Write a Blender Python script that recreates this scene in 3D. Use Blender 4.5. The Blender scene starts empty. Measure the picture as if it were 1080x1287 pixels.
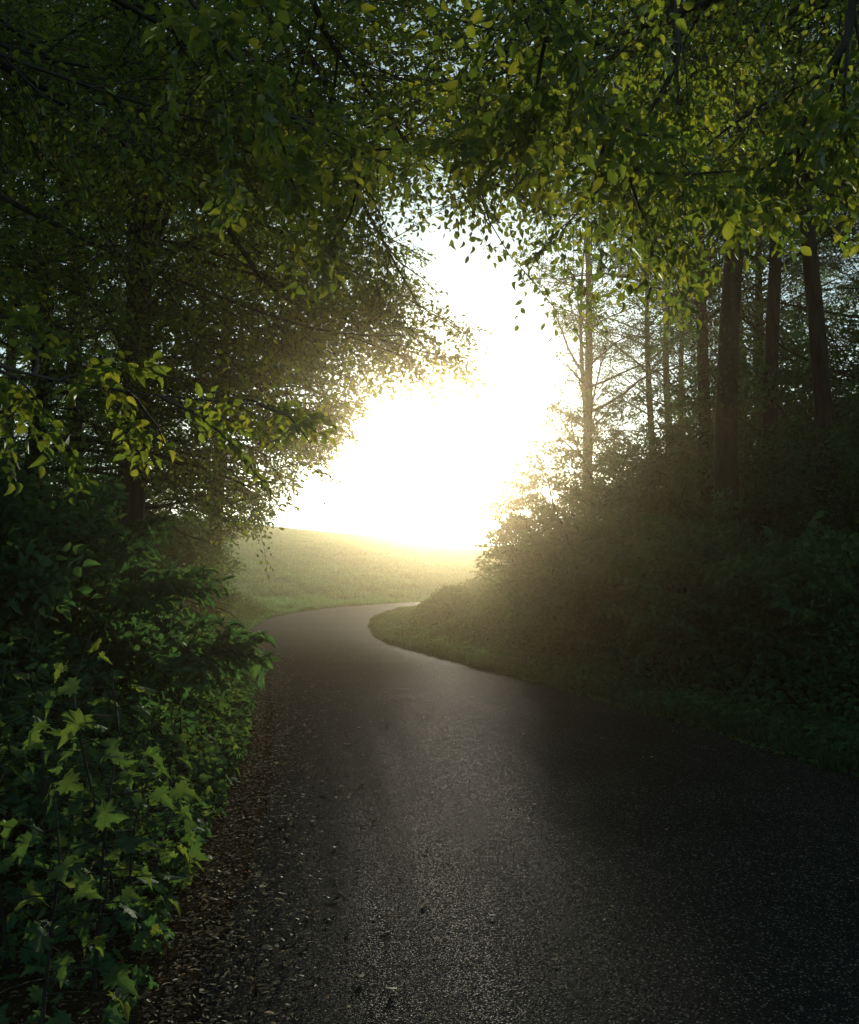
import bpy, math, random
import numpy as np
from mathutils import Vector, Matrix

random.seed(7)
rng = np.random.default_rng(7)
S = bpy.context.scene
C = S.collection
R = math.radians

# ------------------------------------------------------------------ camera
CAMH, FPX, PITCH = 1.6, 1150.0, math.atan(56.5 / 1150.0)
cam_d = bpy.data.cameras.new('camera')
cam = bpy.data.objects.new('camera', cam_d)
C.objects.link(cam)
cam.location = (0, 0, CAMH)
cam.rotation_euler = (R(90) + PITCH, 0, 0)
cam_d.sensor_fit = 'VERTICAL'
cam_d.sensor_height = 36
cam_d.lens = 36 * FPX / 1287
cam_d.clip_end = 3000
S.camera = cam
FWD = np.array([0, math.cos(PITCH), math.sin(PITCH)])
UPV = np.array([0, -math.sin(PITCH), math.cos(PITCH)])
RGT = np.array([1.0, 0, 0])
CAM = np.array([0, 0, CAMH])

def pix(px, py, d):
    """a point of the place seen at photo pixel (px,py) at d metres ahead"""
    return CAM + d * (FWD + RGT * (px - 540) / FPX + UPV * (643.5 - py) / FPX)

def to_px(p):
    q = np.asarray(p, float) - CAM
    d = np.maximum(q @ FWD, 1e-3)
    return 540 + FPX * (q @ RGT) / d, 643.5 - FPX * (q @ UPV) / d, q @ FWD

# ------------------------------------------------------------------ sky, sun, exposure
SUN = Vector(pix(566, 555, 1.0) - CAM).normalized()
SUN_EL = math.asin(SUN.z)
SUN_AZ = math.atan2(SUN.x, SUN.y)
w = bpy.data.worlds.new('World')
S.world = w
w.use_nodes = True
nt = w.node_tree
nt.nodes.clear()
sky = nt.nodes.new('ShaderNodeTexSky')
sky.sky_type = 'NISHITA'
sky.sun_disc = False
sky.sun_elevation = SUN_EL
sky.sun_rotation = SUN_AZ
sky.altitude = 400
sky.air_density = 1.0
sky.dust_density = 0.8
sky.ozone_density = 1.5
hs = nt.nodes.new('ShaderNodeHueSaturation')
hs.inputs['Saturation'].default_value = 0.35
bg = nt.nodes.new('ShaderNodeBackground')
bg.inputs['Strength'].default_value = 0.15
wo = nt.nodes.new('ShaderNodeOutputWorld')
nt.links.new(sky.outputs[0], hs.inputs['Color'])
tint = nt.nodes.new('ShaderNodeMix'); tint.data_type = 'RGBA'; tint.blend_type = 'MULTIPLY'
tint.inputs[0].default_value = 1
tint.inputs[7].default_value = (0.76, 1.0, 1.06, 1)
nt.links.new(hs.outputs[0], tint.inputs[6])
nt.links.new(tint.outputs[2], bg.inputs[0])
nt.links.new(bg.outputs[0], wo.inputs[0])
sd = bpy.data.lights.new('sun', 'SUN')
sd.energy = 2.7
sd.angle = R(0.6)
sd.color = (1.0, 0.91, 0.77)
sun = bpy.data.objects.new('sun', sd)
C.objects.link(sun)
sun.location = (5, 200, 30)
sun.rotation_euler = (-SUN).to_track_quat('-Z', 'Y').to_euler()
S.view_settings.view_transform = 'Standard'
S.view_settings.look = 'None'
S.view_settings.gamma = 1
S.view_settings.exposure = 0.45
S.cycles.use_denoising = True
S.cycles.max_bounces = 4
S.cycles.diffuse_bounces = 2
S.cycles.glossy_bounces = 2
S.cycles.transmission_bounces = 3
S.cycles.volume_bounces = 0
S.cycles.transparent_max_bounces = 6
S.cycles.sample_clamp_indirect = 4
HAZE_D, HAZE_G = 0.0028, 0.952

# ------------------------------------------------------------------ materials
def mat(name):
    m = bpy.data.materials.new(name)
    m.use_nodes = True
    m.node_tree.nodes.clear()
    return m, m.node_tree.nodes, m.node_tree.links

def ramp(N, cols):
    r = N.new('ShaderNodeValToRGB')
    e = r.color_ramp.elements
    while len(e) < len(cols):
        e.new(0.5)
    for k, (p, c) in enumerate(cols):
        e[k].position = p
        e[k].color = (*c, 1)
    return r

def leaf_mat(name, cols, trans, gloss=0.12, rough=0.45, tw=0.5):
    m, N, L = mat(name)
    g = N.new('ShaderNodeNewGeometry')
    r = ramp(N, cols)
    L.new(g.outputs['Random Per Island'], r.inputs[0])
    d = N.new('ShaderNodeBsdfDiffuse')
    L.new(r.outputs[0], d.inputs['Color'])
    t = N.new('ShaderNodeBsdfTranslucent')
    mx = N.new('ShaderNodeMix'); mx.data_type = 'RGBA'; mx.blend_type = 'MULTIPLY'
    mx.inputs[0].default_value = 1
    L.new(r.outputs[0], mx.inputs[6])
    mx.inputs[7].default_value = (*trans, 1)
    mx.clamp_result = False
    L.new(mx.outputs[2], t.inputs['Color'])
    a = N.new('ShaderNodeMixShader')
    a.inputs[0].default_value = tw
    L.new(d.outputs[0], a.inputs[1]); L.new(t.outputs[0], a.inputs[2])
    gl = N.new('ShaderNodeBsdfGlossy')
    gl.inputs['Roughness'].default_value = rough
    gl.inputs['Color'].default_value = (0.35, 0.4, 0.35, 1)
    f = N.new('ShaderNodeFresnel'); f.inputs[0].default_value = 1.4
    ml = N.new('ShaderNodeMath'); ml.operation = 'MULTIPLY'
    ml.inputs[1].default_value = gloss / 0.12
    L.new(f.outputs[0], ml.inputs[0])
    b = N.new('ShaderNodeMixShader')
    L.new(ml.outputs[0], b.inputs[0])
    L.new(a.outputs[0], b.inputs[1]); L.new(gl.outputs[0], b.inputs[2])
    o = N.new('ShaderNodeOutputMaterial')
    L.new(b.outputs[0], o.inputs[0])
    return m

M = {}
M['beech'] = leaf_mat('beech_leaf', [(0, (0.026, 0.060, 0.018)), (0.5, (0.046, 0.092, 0.020)), (1, (0.085, 0.125, 0.024))], (6.6, 4.5, 1.8), gloss=.04, rough=.5)
M['wood_leaf'] = leaf_mat('woodland_leaf', [(0, (0.022, 0.062, 0.038)), (0.6, (0.036, 0.090, 0.046)), (1, (0.060, 0.115, 0.042))], (3.6, 2.5, 0.9), gloss=0.015)
M['shrub_leaf'] = leaf_mat('shrub_leaf', [(0, (0.026, 0.075, 0.045)), (0.6, (0.042, 0.105, 0.055)), (1, (0.065, 0.13, 0.05))], (2.1, 2.0, 0.9), gloss=0.015)
M['maple'] = leaf_mat('maple_leaf', [(0, (0.022, 0.062, 0.026)), (0.6, (0.036, 0.090, 0.030)), (1, (0.075, 0.13, 0.034))], (3.6, 2.5, 1.1), gloss=0.012, rough=0.6)
M['seedling'] = leaf_mat('seedling_leaf', [(0, (0.032, 0.088, 0.046)), (0.6, (0.055, 0.135, 0.058)), (1, (0.10, 0.17, 0.05))], (2.2, 1.8, .8), gloss=0.01, rough=0.6)
M['ivy_leaf'] = leaf_mat('ivy_leaf', [(0, (0.02, 0.045, 0.016)), (1, (0.045, 0.08, 0.02))], (1.2, 1.5, .8), gloss=0.10, rough=0.4)
M['grass'] = leaf_mat('grass_blade', [(0, (0.04, 0.10, 0.038)), (0.7, (0.06, 0.15, 0.055)), (1, (0.10, 0.17, 0.06))], (2.8, 3.0, 2.6), gloss=0.06)
M['verge'] = leaf_mat('verge_blade', [(0, (0.025, 0.055, 0.028)), (0.7, (0.045, 0.085, 0.04)), (1, (0.09, 0.10, 0.05))], (1.6, 1.8, 1.2), gloss=0.01)
M['litter'] = leaf_mat('dead_leaf', [(0, (0.035, 0.026, 0.017)), (0.45, (0.10, 0.078, 0.05)), (0.8, (0.26, 0.21, 0.14)), (0.97, (0.34, 0.28, 0.20)), (1, (0.30, 0.09, 0.03))], (1.8, 1.8, 1.5), gloss=0.05, rough=0.5, tw=0.5)

def bark_mat(name, c0, c1, scale=6):
    m, N, L = mat(name)
    tc = N.new('ShaderNodeTexCoord')
    mp = N.new('ShaderNodeMapping')
    mp.inputs['Scale'].default_value = (scale, scale, scale * 0.22)
    n = N.new('ShaderNodeTexNoise'); n.inputs['Scale'].default_value = 2; n.inputs['Detail'].default_value = 6
    L.new(tc.outputs['Object'], mp.inputs[0]); L.new(mp.outputs[0], n.inputs['Vector'])
    r = ramp(N, [(0.35, c0), (0.65, c1)])
    L.new(n.outputs['Fac'], r.inputs[0])
    b = N.new('ShaderNodeBump'); b.inputs['Strength'].default_value = 0.7; b.inputs['Distance'].default_value = 0.06
    L.new(n.outputs['Fac'], b.inputs['Height'])
    p = N.new('ShaderNodeBsdfPrincipled'); p.inputs['Roughness'].default_value = 0.9; p.inputs['Specular IOR Level'].default_value = 0.08
    L.new(r.outputs[0], p.inputs['Base Color']); L.new(b.outputs[0], p.inputs['Normal'])
    o = N.new('ShaderNodeOutputMaterial'); L.new(p.outputs[0], o.inputs[0])
    return m
M['bark'] = bark_mat('bark', (0.008, 0.010, 0.008), (0.030, 0.034, 0.027))
M['beech_bark'] = bark_mat('beech_bark', (0.03, 0.03, 0.025), (0.07, 0.068, 0.06), 4)

def ground_mat(name, cols, scale, bump=0.02):
    m, N, L = mat(name)
    tc = N.new('ShaderNodeTexCoord')
    n = N.new('ShaderNodeTexNoise'); n.inputs['Scale'].default_value = scale; n.inputs['Detail'].default_value = 8
    n.inputs['Roughness'].default_value = 0.65
    n2 = N.new('ShaderNodeTexNoise'); n2.inputs['Scale'].default_value = scale * 0.06; n2.inputs['Detail'].default_value = 4
    L.new(tc.outputs['Object'], n.inputs['Vector']); L.new(tc.outputs['Object'], n2.inputs['Vector'])
    ad = N.new('ShaderNodeMath'); ad.operation = 'ADD'
    h = N.new('ShaderNodeMath'); h.operation = 'MULTIPLY_ADD'; h.inputs[1].default_value = 0.8; h.inputs[2].default_value = -0.4
    L.new(n2.outputs['Fac'], h.inputs[0]); L.new(n.outputs['Fac'], ad.inputs[0]); L.new(h.outputs[0], ad.inputs[1])
    r = ramp(N, cols)
    L.new(ad.outputs[0], r.inputs[0])
    b = N.new('ShaderNodeBump'); b.inputs['Strength'].default_value = 0.9; b.inputs['Distance'].default_value = bump
    L.new(n.outputs['Fac'], b.inputs['Height'])
    p = N.new('ShaderNodeBsdfPrincipled'); p.inputs['Roughness'].default_value = 0.95; p.inputs['Specular IOR Level'].default_value = 0.0
    L.new(r.outputs[0], p.inputs['Base Color']); L.new(b.outputs[0], p.inputs['Normal'])
    o = N.new('ShaderNodeOutputMaterial'); L.new(p.outputs[0], o.inputs[0])
    return m
M['soil'] = ground_mat('forest_soil', [(0.3, (0.020, 0.015, 0.010)), (0.55, (0.05, 0.036, 0.022)), (0.75, (0.04, 0.05, 0.02))], 9)
M['meadow'] = ground_mat('meadow_turf', [(0.3, (0.045, 0.14, 0.085)), (0.5, (0.065, 0.21, 0.12)), (0.7, (0.09, 0.22, 0.11))], 3.0, 0.08)

def asphalt_mat():
    m, N, L = mat('asphalt')
    tc = N.new('ShaderNodeTexCoord')
    v = N.new('ShaderNodeTexVoronoi'); v.inputs['Scale'].default_value = 150
    v.inputs['Randomness'].default_value = 1
    L.new(tc.outputs['Object'], v.inputs['Vector'])
    sep = N.new('ShaderNodeSeparateColor'); L.new(v.outputs['Color'], sep.inputs[0])
    # stones: mostly dark, a few pale chips
    r = ramp(N, [(0.0, (0.010, 0.013, 0.013)), (0.6, (0.019, 0.023, 0.023)), (0.9, (0.040, 0.045, 0.044)), (0.98, (0.24, 0.23, 0.20))])
    L.new(sep.outputs[0], r.inputs[0])
    gap = ramp(N, [(0.35, (1, 1, 1)), (0.75, (0.25, 0.25, 0.25))])
    L.new(v.outputs['Distance'], gap.inputs[0])
    n2 = N.new('ShaderNodeTexNoise'); n2.inputs['Scale'].default_value = 0.9; n2.inputs['Detail'].default_value = 5
    L.new(tc.outputs['Object'], n2.inputs['Vector'])
    r2 = ramp(N, [(0.3, (0.7, 0.7, 0.7)), (0.7, (1.25, 1.22, 1.18))])
    L.new(n2.outputs['Fac'], r2.inputs[0])
    m1 = N.new('ShaderNodeMix'); m1.data_type = 'RGBA'; m1.blend_type = 'MULTIPLY'; m1.inputs[0].default_value = 1
    m1.clamp_result = False
    L.new(r.outputs[0], m1.inputs[6]); L.new(gap.outputs[0], m1.inputs[7])
    m2 = N.new('ShaderNodeMix'); m2.data_type = 'RGBA'; m2.blend_type = 'MULTIPLY'; m2.inputs[0].default_value = 1
    m2.clamp_result = False
    L.new(m1.outputs[2], m2.inputs[6]); L.new(r2.outputs[0], m2.inputs[7])
    # height: rounded chips of uneven height and tilt
    hh = N.new('ShaderNodeMath'); hh.operation = 'MULTIPLY_ADD'; hh.inputs[1].default_value = -1.0
    hr = N.new('ShaderNodeMath'); hr.operation = 'MULTIPLY'; hr.inputs[1].default_value = 0.7
    L.new(sep.outputs[1], hr.inputs[0])
    L.new(v.outputs['Distance'], hh.inputs[0]); L.new(hr.outputs[0], hh.inputs[2])
    b = N.new('ShaderNodeBump'); b.inputs['Strength'].default_value = 0.75; b.inputs['Distance'].default_value = 0.0016
    L.new(hh.outputs[0], b.inputs['Height'])
    rr = N.new('ShaderNodeMapRange'); rr.inputs['To Min'].default_value = 0.62; rr.inputs['To Max'].default_value = 0.36
    L.new(sep.outputs[2], rr.inputs[0])
    p = N.new('ShaderNodeBsdfDiffuse')
    L.new(b.outputs[0], p.inputs['Normal'])
    gl = N.new('ShaderNodeBsdfGlossy'); L.new(rr.outputs[0], gl.inputs['Roughness']); L.new(b.outputs[0], gl.inputs['Normal'])
    gl.inputs['Color'].default_value = (.62, .63, .62, 1)
    sh = N.new('ShaderNodeMapRange'); sh.inputs['From Min'].default_value = .55; sh.inputs['From Max'].default_value = 1
    sh.inputs['To Min'].default_value = .007; sh.inputs['To Max'].default_value = .026
    L.new(sep.outputs[2], sh.inputs[0])
    # the lane turns gradually paler and glossier with distance, crossed by a pale joint
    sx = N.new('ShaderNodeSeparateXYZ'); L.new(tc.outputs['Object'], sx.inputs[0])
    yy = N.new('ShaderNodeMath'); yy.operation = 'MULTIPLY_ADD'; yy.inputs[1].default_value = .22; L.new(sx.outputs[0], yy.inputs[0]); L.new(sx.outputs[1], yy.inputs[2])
    far_pale = N.new('ShaderNodeMapRange'); far_pale.inputs['From Min'].default_value = 14; far_pale.inputs['From Max'].default_value = 30
    L.new(yy.outputs[0], far_pale.inputs[0])
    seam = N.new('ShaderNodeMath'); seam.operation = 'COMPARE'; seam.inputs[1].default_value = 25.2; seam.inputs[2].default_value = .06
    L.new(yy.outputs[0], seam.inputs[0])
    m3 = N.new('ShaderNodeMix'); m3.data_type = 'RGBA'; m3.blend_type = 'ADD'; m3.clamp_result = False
    L.new(far_pale.outputs[0], m3.inputs[0]); L.new(m2.outputs[2], m3.inputs[6]); m3.inputs[7].default_value = (.045, .044, .042, 1)
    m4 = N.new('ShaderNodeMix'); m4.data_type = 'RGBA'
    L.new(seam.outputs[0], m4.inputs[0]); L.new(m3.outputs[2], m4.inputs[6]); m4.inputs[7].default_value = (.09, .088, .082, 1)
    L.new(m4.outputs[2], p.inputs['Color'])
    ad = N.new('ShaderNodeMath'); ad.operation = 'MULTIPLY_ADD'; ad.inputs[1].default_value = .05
    L.new(far_pale.outputs[0], ad.inputs[0]); L.new(sh.outputs[0], ad.inputs[2])
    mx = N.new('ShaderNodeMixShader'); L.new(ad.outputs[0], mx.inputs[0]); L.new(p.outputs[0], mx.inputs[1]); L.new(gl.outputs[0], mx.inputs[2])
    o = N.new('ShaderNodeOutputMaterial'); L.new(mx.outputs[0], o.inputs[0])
    return m
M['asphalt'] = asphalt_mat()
def plain(name, col, rough=0.8):
    m, N, L = mat(name)
    p = N.new('ShaderNodeBsdfPrincipled'); p.inputs['Roughness'].default_value = rough
    n = N.new('ShaderNodeTexNoise'); n.inputs['Scale'].default_value = 30
    r = ramp(N, [(0.3, tuple(c * 0.7 for c in col)), (0.7, tuple(c * 1.25 for c in col))])
    tc = N.new('ShaderNodeTexCoord'); L.new(tc.outputs['Object'], n.inputs['Vector'])
    L.new(n.outputs['Fac'], r.inputs[0]); L.new(r.outputs[0], p.inputs['Base Color'])
    o = N.new('ShaderNodeOutputMaterial'); L.new(p.outputs[0], o.inputs[0])
    return m

# ------------------------------------------------------------------ mesh helpers
class MB:
    """collects vertex and face arrays (faces of any size) with a material index, builds one mesh"""
    def __init__(s):
        s.v, s.f, s.n = [], [], 0
    def add(s, verts, faces, mi=0):
        verts = np.asarray(verts, np.float32).reshape(-1, 3)
        faces = np.asarray(faces, np.int64)
        s.f.append((faces + s.n, mi))
        s.v.append(verts); s.n += len(verts)
    def data(s, name, mats, smooth=False):
        me = bpy.data.meshes.new(name)
        v = np.concatenate(s.v) if s.v else np.zeros((0, 3), np.float32)
        me.vertices.add(len(v)); me.vertices.foreach_set('co', v.ravel())
        loops = np.concatenate([f.ravel() for f, _ in s.f])
        tot = np.concatenate([np.full(len(f), f.shape[1]) for f, _ in s.f])
        mi = np.concatenate([np.full(len(f), k) for f, k in s.f])
        st = np.concatenate([[0], np.cumsum(tot)[:-1]])
        me.loops.add(len(loops)); me.loops.foreach_set('vertex_index', loops.astype(np.int32))
        me.polygons.add(len(tot))
        me.polygons.foreach_set('loop_start', st.astype(np.int32))
        me.polygons.foreach_set('material_index', mi.astype(np.int32))
        if smooth:
            me.polygons.foreach_set('use_smooth', np.ones(len(tot), bool))
        me.update(calc_edges=True)
        for m in mats:
            me.materials.append(m)
        return me

def link(name, me, parent=None):
    o = bpy.data.objects.new(name, me)
    C.objects.link(o)
    if parent is not None:
        o.parent = parent
    return o

def tag(o, label=None, cat=None, group=None, kind=None):
    for k, v in (('label', label), ('category', cat), ('group', group), ('kind', kind)):
        if v:
            o[k] = v
    return o

def thing(name, loc, label, cat, group=None, rz=0.0, sc=1.0):
    o = bpy.data.objects.new(name, None)
    C.objects.link(o)
    o.location = loc; o.rotation_euler = (0, 0, rz); o.scale = (sc, sc, sc)
    o.empty_display_size = 0.3
    return tag(o, label, cat, group)

def copy_thing(src, loc, label, rz=0.0, sc=1.0, group=None):
    r = src.copy(); C.objects.link(r)
    r.location = loc; r.rotation_euler = (0, 0, rz); r.scale = (sc, sc, sc)
    r['label'] = label
    if group: r['group'] = group
    for ch in list(src.children):
        c = ch.copy(); C.objects.link(c); c.parent = r
        for g in ch.children:
            d = g.copy(); C.objects.link(d); d.parent = c
    return r

def nrm(a):
    return a / np.maximum(np.linalg.norm(a, axis=-1, keepdims=True), 1e-9)

def tube(mb, pts, rad, sides=6, mi=0, cap=True):
    pts = np.asarray(pts, float); rad = np.asarray(rad, float)
    n = len(pts)
    t = nrm(np.gradient(pts, axis=0))
    ref = np.array([0.31, 0.17, 0.93]) if abs(t[0, 2]) < 0.9 else np.array([1.0, 0.1, 0])
    a = nrm(np.cross(t, ref)); b = np.cross(t, a)
    th = np.linspace(0, 2 * math.pi, sides, endpoint=False)
    ring = pts[:, None] + rad[:, None, None] * (np.cos(th)[None, :, None] * a[:, None] + np.sin(th)[None, :, None] * b[:, None])
    i = np.arange(n - 1)[:, None] * sides
    j = np.arange(sides)[None]
    k = (j + 1) % sides
    f = np.stack([i + j, i + k, i + sides + k, i + sides + j], -1).reshape(-1, 4)
    mb.add(ring.reshape(-1, 3), f, mi)

# leaf templates: (verts xyz with y along the leaf, x across, z up), faces (all of one size)
def t_diamond():
    return np.array([[0, 0, 0], [-.30, .45, .05], [0, 1, -.06], [.30, .45, .05]]), np.array([[0, 3, 2, 1]])
def t_oval():
    v = [[0, 0, 0], [-.24, .22, .05], [-.33, .52, .07], [-.20, .80, .03], [0, 1, -.07], [.20, .80, .03], [.33, .52, .07], [.24, .22, .05], [0, .5, -.02]]
    f = [[0, 8, 2, 1], [8, 4, 3, 2], [0, 7, 6, 8], [8, 6, 5, 4]]
    return np.array(v), np.array(f)
def t_maple():
    half = [(0, 0), (.12, -.06), (.30, -.12), (.27, .06), (.56, .02), (.47, .17), (.64, .34), (.40, .36), (.42, .52), (.26, .47),
            (.20, .60), (.27, .72), (.13, .80), (0, 1.05)]
    pts = half + [(-x, y) for x, y in half[-2:0:-1]]
    v = [[0, .30, -.02]] + [[x, y, .10 * abs(x) - .12 * max(0, y - .5) - .05 * (abs(x) > .5)] for x, y in pts]
    n = len(pts)
    f = [[0, 1 + i, 1 + (i + 1) % n] for i in range(n)]
    return np.array(v), np.array(f)[:, ::-1]
def t_blade():
    return np.array([[-.022, 0, 0], [.022, 0, 0], [.016, .55, .04], [0, 1, .22], [-.016, .55, .04]]), np.array([[0, 1, 2, 3, 4]])
DIAMOND, OVAL, MAPLE, BLADE = t_diamond(), t_oval(), t_maple(), t_blade()
def variants(t, specs):
    out = []
    for sx, curl, bend, skew in specs:
        v = t[0].copy()
        y0 = v[:, 1].copy()
        v[:, 2] = v[:, 2] * curl - bend * y0 * y0
        v[:, 0] = v[:, 0] * sx + skew * y0 * y0
        out.append((v, t[1]))
    return out
OVALS = variants(OVAL, [(1, 1, 0, 0), (.8, 3, .25, .12), (1.1, -1.5, .1, -.15), (.9, 5, .4, .1), (.7, 2, -.2, -.08)])
MAPLES = variants(MAPLE, [(1, 1, .1, 0), (.85, 3.5, .35, .15), (1.05, -2, .2, -.12), (.7, 6, .5, .1), (.95, 2, .6, -.2), (.8, -4, .1, .05)])

def put_leaves(mb, pos, dirs, nor, size, tmpl, mi=0):
    """pos, dirs (along the leaf), nor (leaf normal), size (n,); tmpl may be a list of shapes, dealt out in turn"""
    if isinstance(tmpl, list):
        k = len(tmpl)
        for i, t_ in enumerate(tmpl):
            if len(pos[i::k]):
                put_leaves(mb, pos[i::k], dirs[i::k], nor[i::k], size[i::k], t_, mi)
        return
    tv, tf = tmpl
    d = nrm(dirs); x = nrm(np.cross(d, nor)); z = np.cross(x, d)
    s = size[:, None, None]
    v = pos[:, None] + s * (tv[None, :, 0:1] * x[:, None] + tv[None, :, 1:2] * d[:, None] + tv[None, :, 2:3] * z[:, None])
    n, k = len(pos), len(tv)
    f = (np.arange(n)[:, None, None] * k + tf[None]).reshape(-1, tf.shape[1])
    mb.add(v.reshape(-1, 3), f, mi)

# spray templates: twig in the local y axis, leaves in the xy plane, length 1
def spray_template(seed, side_n=7, leaf_gap=0.085, flat=0.35):
    g = np.random.default_rng(seed)
    P, D, Nn = [], [], []
    tw = []
    def axis(o, d, ln, first):
        n = max(3, int(ln / leaf_gap))
        side = 1
        pts = [o + d * ln * t + np.array([0, 0, -0.16 * ln * t * t]) for t in np.linspace(0, 1, 4)]
        tw.append((np.array(pts), ln))
        for i in range(n):
            t = (i + 1) / n
            p = o + d * ln * t + np.array([0, 0, -0.16 * ln * t * t])
            side = -side
            px = np.array([d[1], -d[0], 0])
            ld = d * (0.55 + 0.5 * t) + px * side * (1.05 - 0.85 * (i == n - 1)) + g.normal(0, .22, 3)
            P.append(p); D.append(ld); Nn.append(np.array([0, 0, 1]) + g.normal(0, flat, 3))
    axis(np.zeros(3), np.array([0, 1.0, 0]), 1.0, True)
    sd = 1
    for i in range(side_n):
        t = 0.12 + 0.8 * i / side_n
        sd = -sd
        an = R(48 + g.normal(0, 8)) * sd
        d = np.array([math.sin(an), math.cos(an), g.normal(0, .12)])
        axis(np.array([0, t, -0.16 * t * t]), d, (0.50 - 0.33 * t) * g.uniform(.75, 1.2), False)
    return np.array(P), nrm(np.array(D)), nrm(np.array(Nn)), tw
SPRAYS = [spray_template(k) for k in range(7)]
SPRAYS_FINE = [spray_template(k + 20, side_n=6, leaf_gap=0.082, flat=0.38) for k in range(7)]

def frames(dirs, roll_sd, g):
    """frames whose y is dirs, z close to up, rolled a little"""
    d = nrm(dirs)
    up = np.tile(np.array([0, 0, 1.0]), (len(d), 1)) + g.normal(0, 0.12, (len(d), 3))
    x = nrm(np.cross(d, up)); z = np.cross(x, d)
    a = g.normal(0, roll_sd, len(d))[:, None]
    x2 = x * np.cos(a) + z * np.sin(a); z2 = -x * np.sin(a) + z * np.cos(a)
    return x2, d, z2

def put_sprays(mb, org, dirs, length, leaf, tmpl, g, sprays=None, roll=0.45, twigs=True, mi=0, bmi=1, thin=1.0):
    sprays = sprays or SPRAYS
    org = np.asarray(org, float); dirs = np.asarray(dirs, float); length = np.asarray(length, float)
    which = g.integers(0, len(sprays), len(org))
    for k, (P, D, Nn, tw) in enumerate(sprays):
        s = which == k
        if not s.any():
            continue
        x, y, z = frames(dirs[s], roll, g)
        Mx = np.stack([x, y, z], 1)                     # rows: local axes in world
        L = length[s][:, None, None]
        pos = (org[s][:, None] + L * (P @ Mx)).reshape(-1, 3)
        dd = (D @ Mx).reshape(-1, 3); nn = (Nn @ Mx).reshape(-1, 3)
        m = len(pos)
        keep = g.random(m) < thin
        # leaves hang and turn a little
        dd = nrm(dd + g.normal(0, .18, dd.shape) + np.array([0, 0, -.22]))
        nn = nrm(nn + g.normal(0, .25, nn.shape))
        put_leaves(mb, pos[keep], dd[keep], nn[keep], (leaf * g.uniform(.65, 1.2, m))[keep], tmpl, mi)
        if twigs:
            for pts, ln in tw:
                c = org[s][:, None] + L * (pts @ Mx)     # (n,4,3)
                r = (0.0045 * length[s])[:, None, None] * (0.4 + 0.8 * ln) * np.array([1, .8, .6, .3])[None, :, None]
                off = np.stack([x, z, -(x + z) * .7], 1)  # triangular section
                ring = c[:, :, None] + r[..., None] * off[:, None]
                n = len(c)
                base = np.arange(n)[:, None] * 12
                fl = []
                for i in range(3):
                    for j in range(3):
                        a = i * 3 + j; b = i * 3 + (j + 1) % 3
                        fl.append([a, b, b + 3, a + 3])
                f = (base[:, :, None] + np.array(fl)[None]).reshape(-1, 4)
                mb.add(ring.reshape(-1, 3), f, bmi)

# ------------------------------------------------------------------ the opening in the leaves, as seen down the road
GAP = np.array([(552, 262), (596, 296), (640, 345), (682, 365), (692, 410), (684, 480), (690, 540), (650, 565), (612, 600), (600, 690), (600, 760),
                (520, 800), (330, 800), (300, 778), (298, 715), (318, 685), (340, 655), (375, 612), (425, 575), (458, 535), (480, 512), (560, 508), (606, 492), (622, 455), (600, 412), (568, 385), (540, 345), (534, 300)], float)
def in_poly(x, y, poly):
    inside = np.zeros(np.shape(x), bool)
    j = len(poly) - 1
    for i in range(len(poly)):
        xi, yi = poly[i]; xj, yj = poly[j]
        c = ((yi > y) != (yj > y)) & (x < (xj - xi) * (y - yi) / (yj - yi + 1e-12) + xi)
        inside ^= c
        j = i
    return inside
def blocked(p):
    x, y, d = to_px(p)
    return in_poly(x, y, GAP) & (d > 0.3)

# ------------------------------------------------------------------ terrain
def sstep(a, b, t):
    t = np.clip((t - a) / (b - a), 0, 1)
    return t * t * (3 - 2 * t)
LEFT_PX = [(-0.15, -12), (-0.35, -4), (-0.62, 1.0), (-0.75, 3.1), (-1.0, 5), (-1.35, 8), (-2.1, 12), (-3.4, 18), (-4.7, 23.5), (-5.15, 27.7), (-5.25, 31.2), (-4.5, 35.5), (-3.2, 38.4), (-1.2, 41.0), (2.5, 43.6), (9, 46), (20, 48), (40, 50)]
RIGHT_PX = [(3.9, -12), (3.95, -4), (3.9, 1.0), (3.75, 3.1), (3.45, 5.4), (2.62, 8.2), (1.5, 11.4), (0.0, 16.6), (-1.05, 21.0), (-1.65, 26.2), (-1.85, 29.5), (-1.6, 33.0), (-0.9, 36.4), (0.6, 38.6), (4.0, 40.4), (10, 42.4), (21, 44.4), (41, 46.4)]
def spline(pts, n):
    p = np.array(pts, float)
    out = []
    for i in range(len(p) - 1):
        p0 = p[max(i - 1, 0)]; p1 = p[i]; p2 = p[i + 1]; p3 = p[min(i + 2, len(p) - 1)]
        for t in np.linspace(0, 1, n, endpoint=False):
            out.append(.5 * ((2 * p1) + (-p0 + p2) * t + (2 * p0 - 5 * p1 + 4 * p2 - p3) * t * t + (-p0 + 3 * p1 - 3 * p2 + p3) * t ** 3))
    out.append(p[-1])
    return np.array(out)
EL, ER = spline(LEFT_PX, 14), spline(RIGHT_PX, 14)
ROADPOLY = np.concatenate([EL, ER[::-1]])
def road_z(y):
    return -0.45 * sstep(9, 27, y)
def wob(x, y, s=1.0):
    return (np.sin(x * 1.3 * s + y * .7 * s) + np.sin(x * .6 * s - y * 1.1 * s + 2) + np.sin(x * 2.3 * s + 1.1 * y * s + 4) * .5) / 2.5
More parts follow.
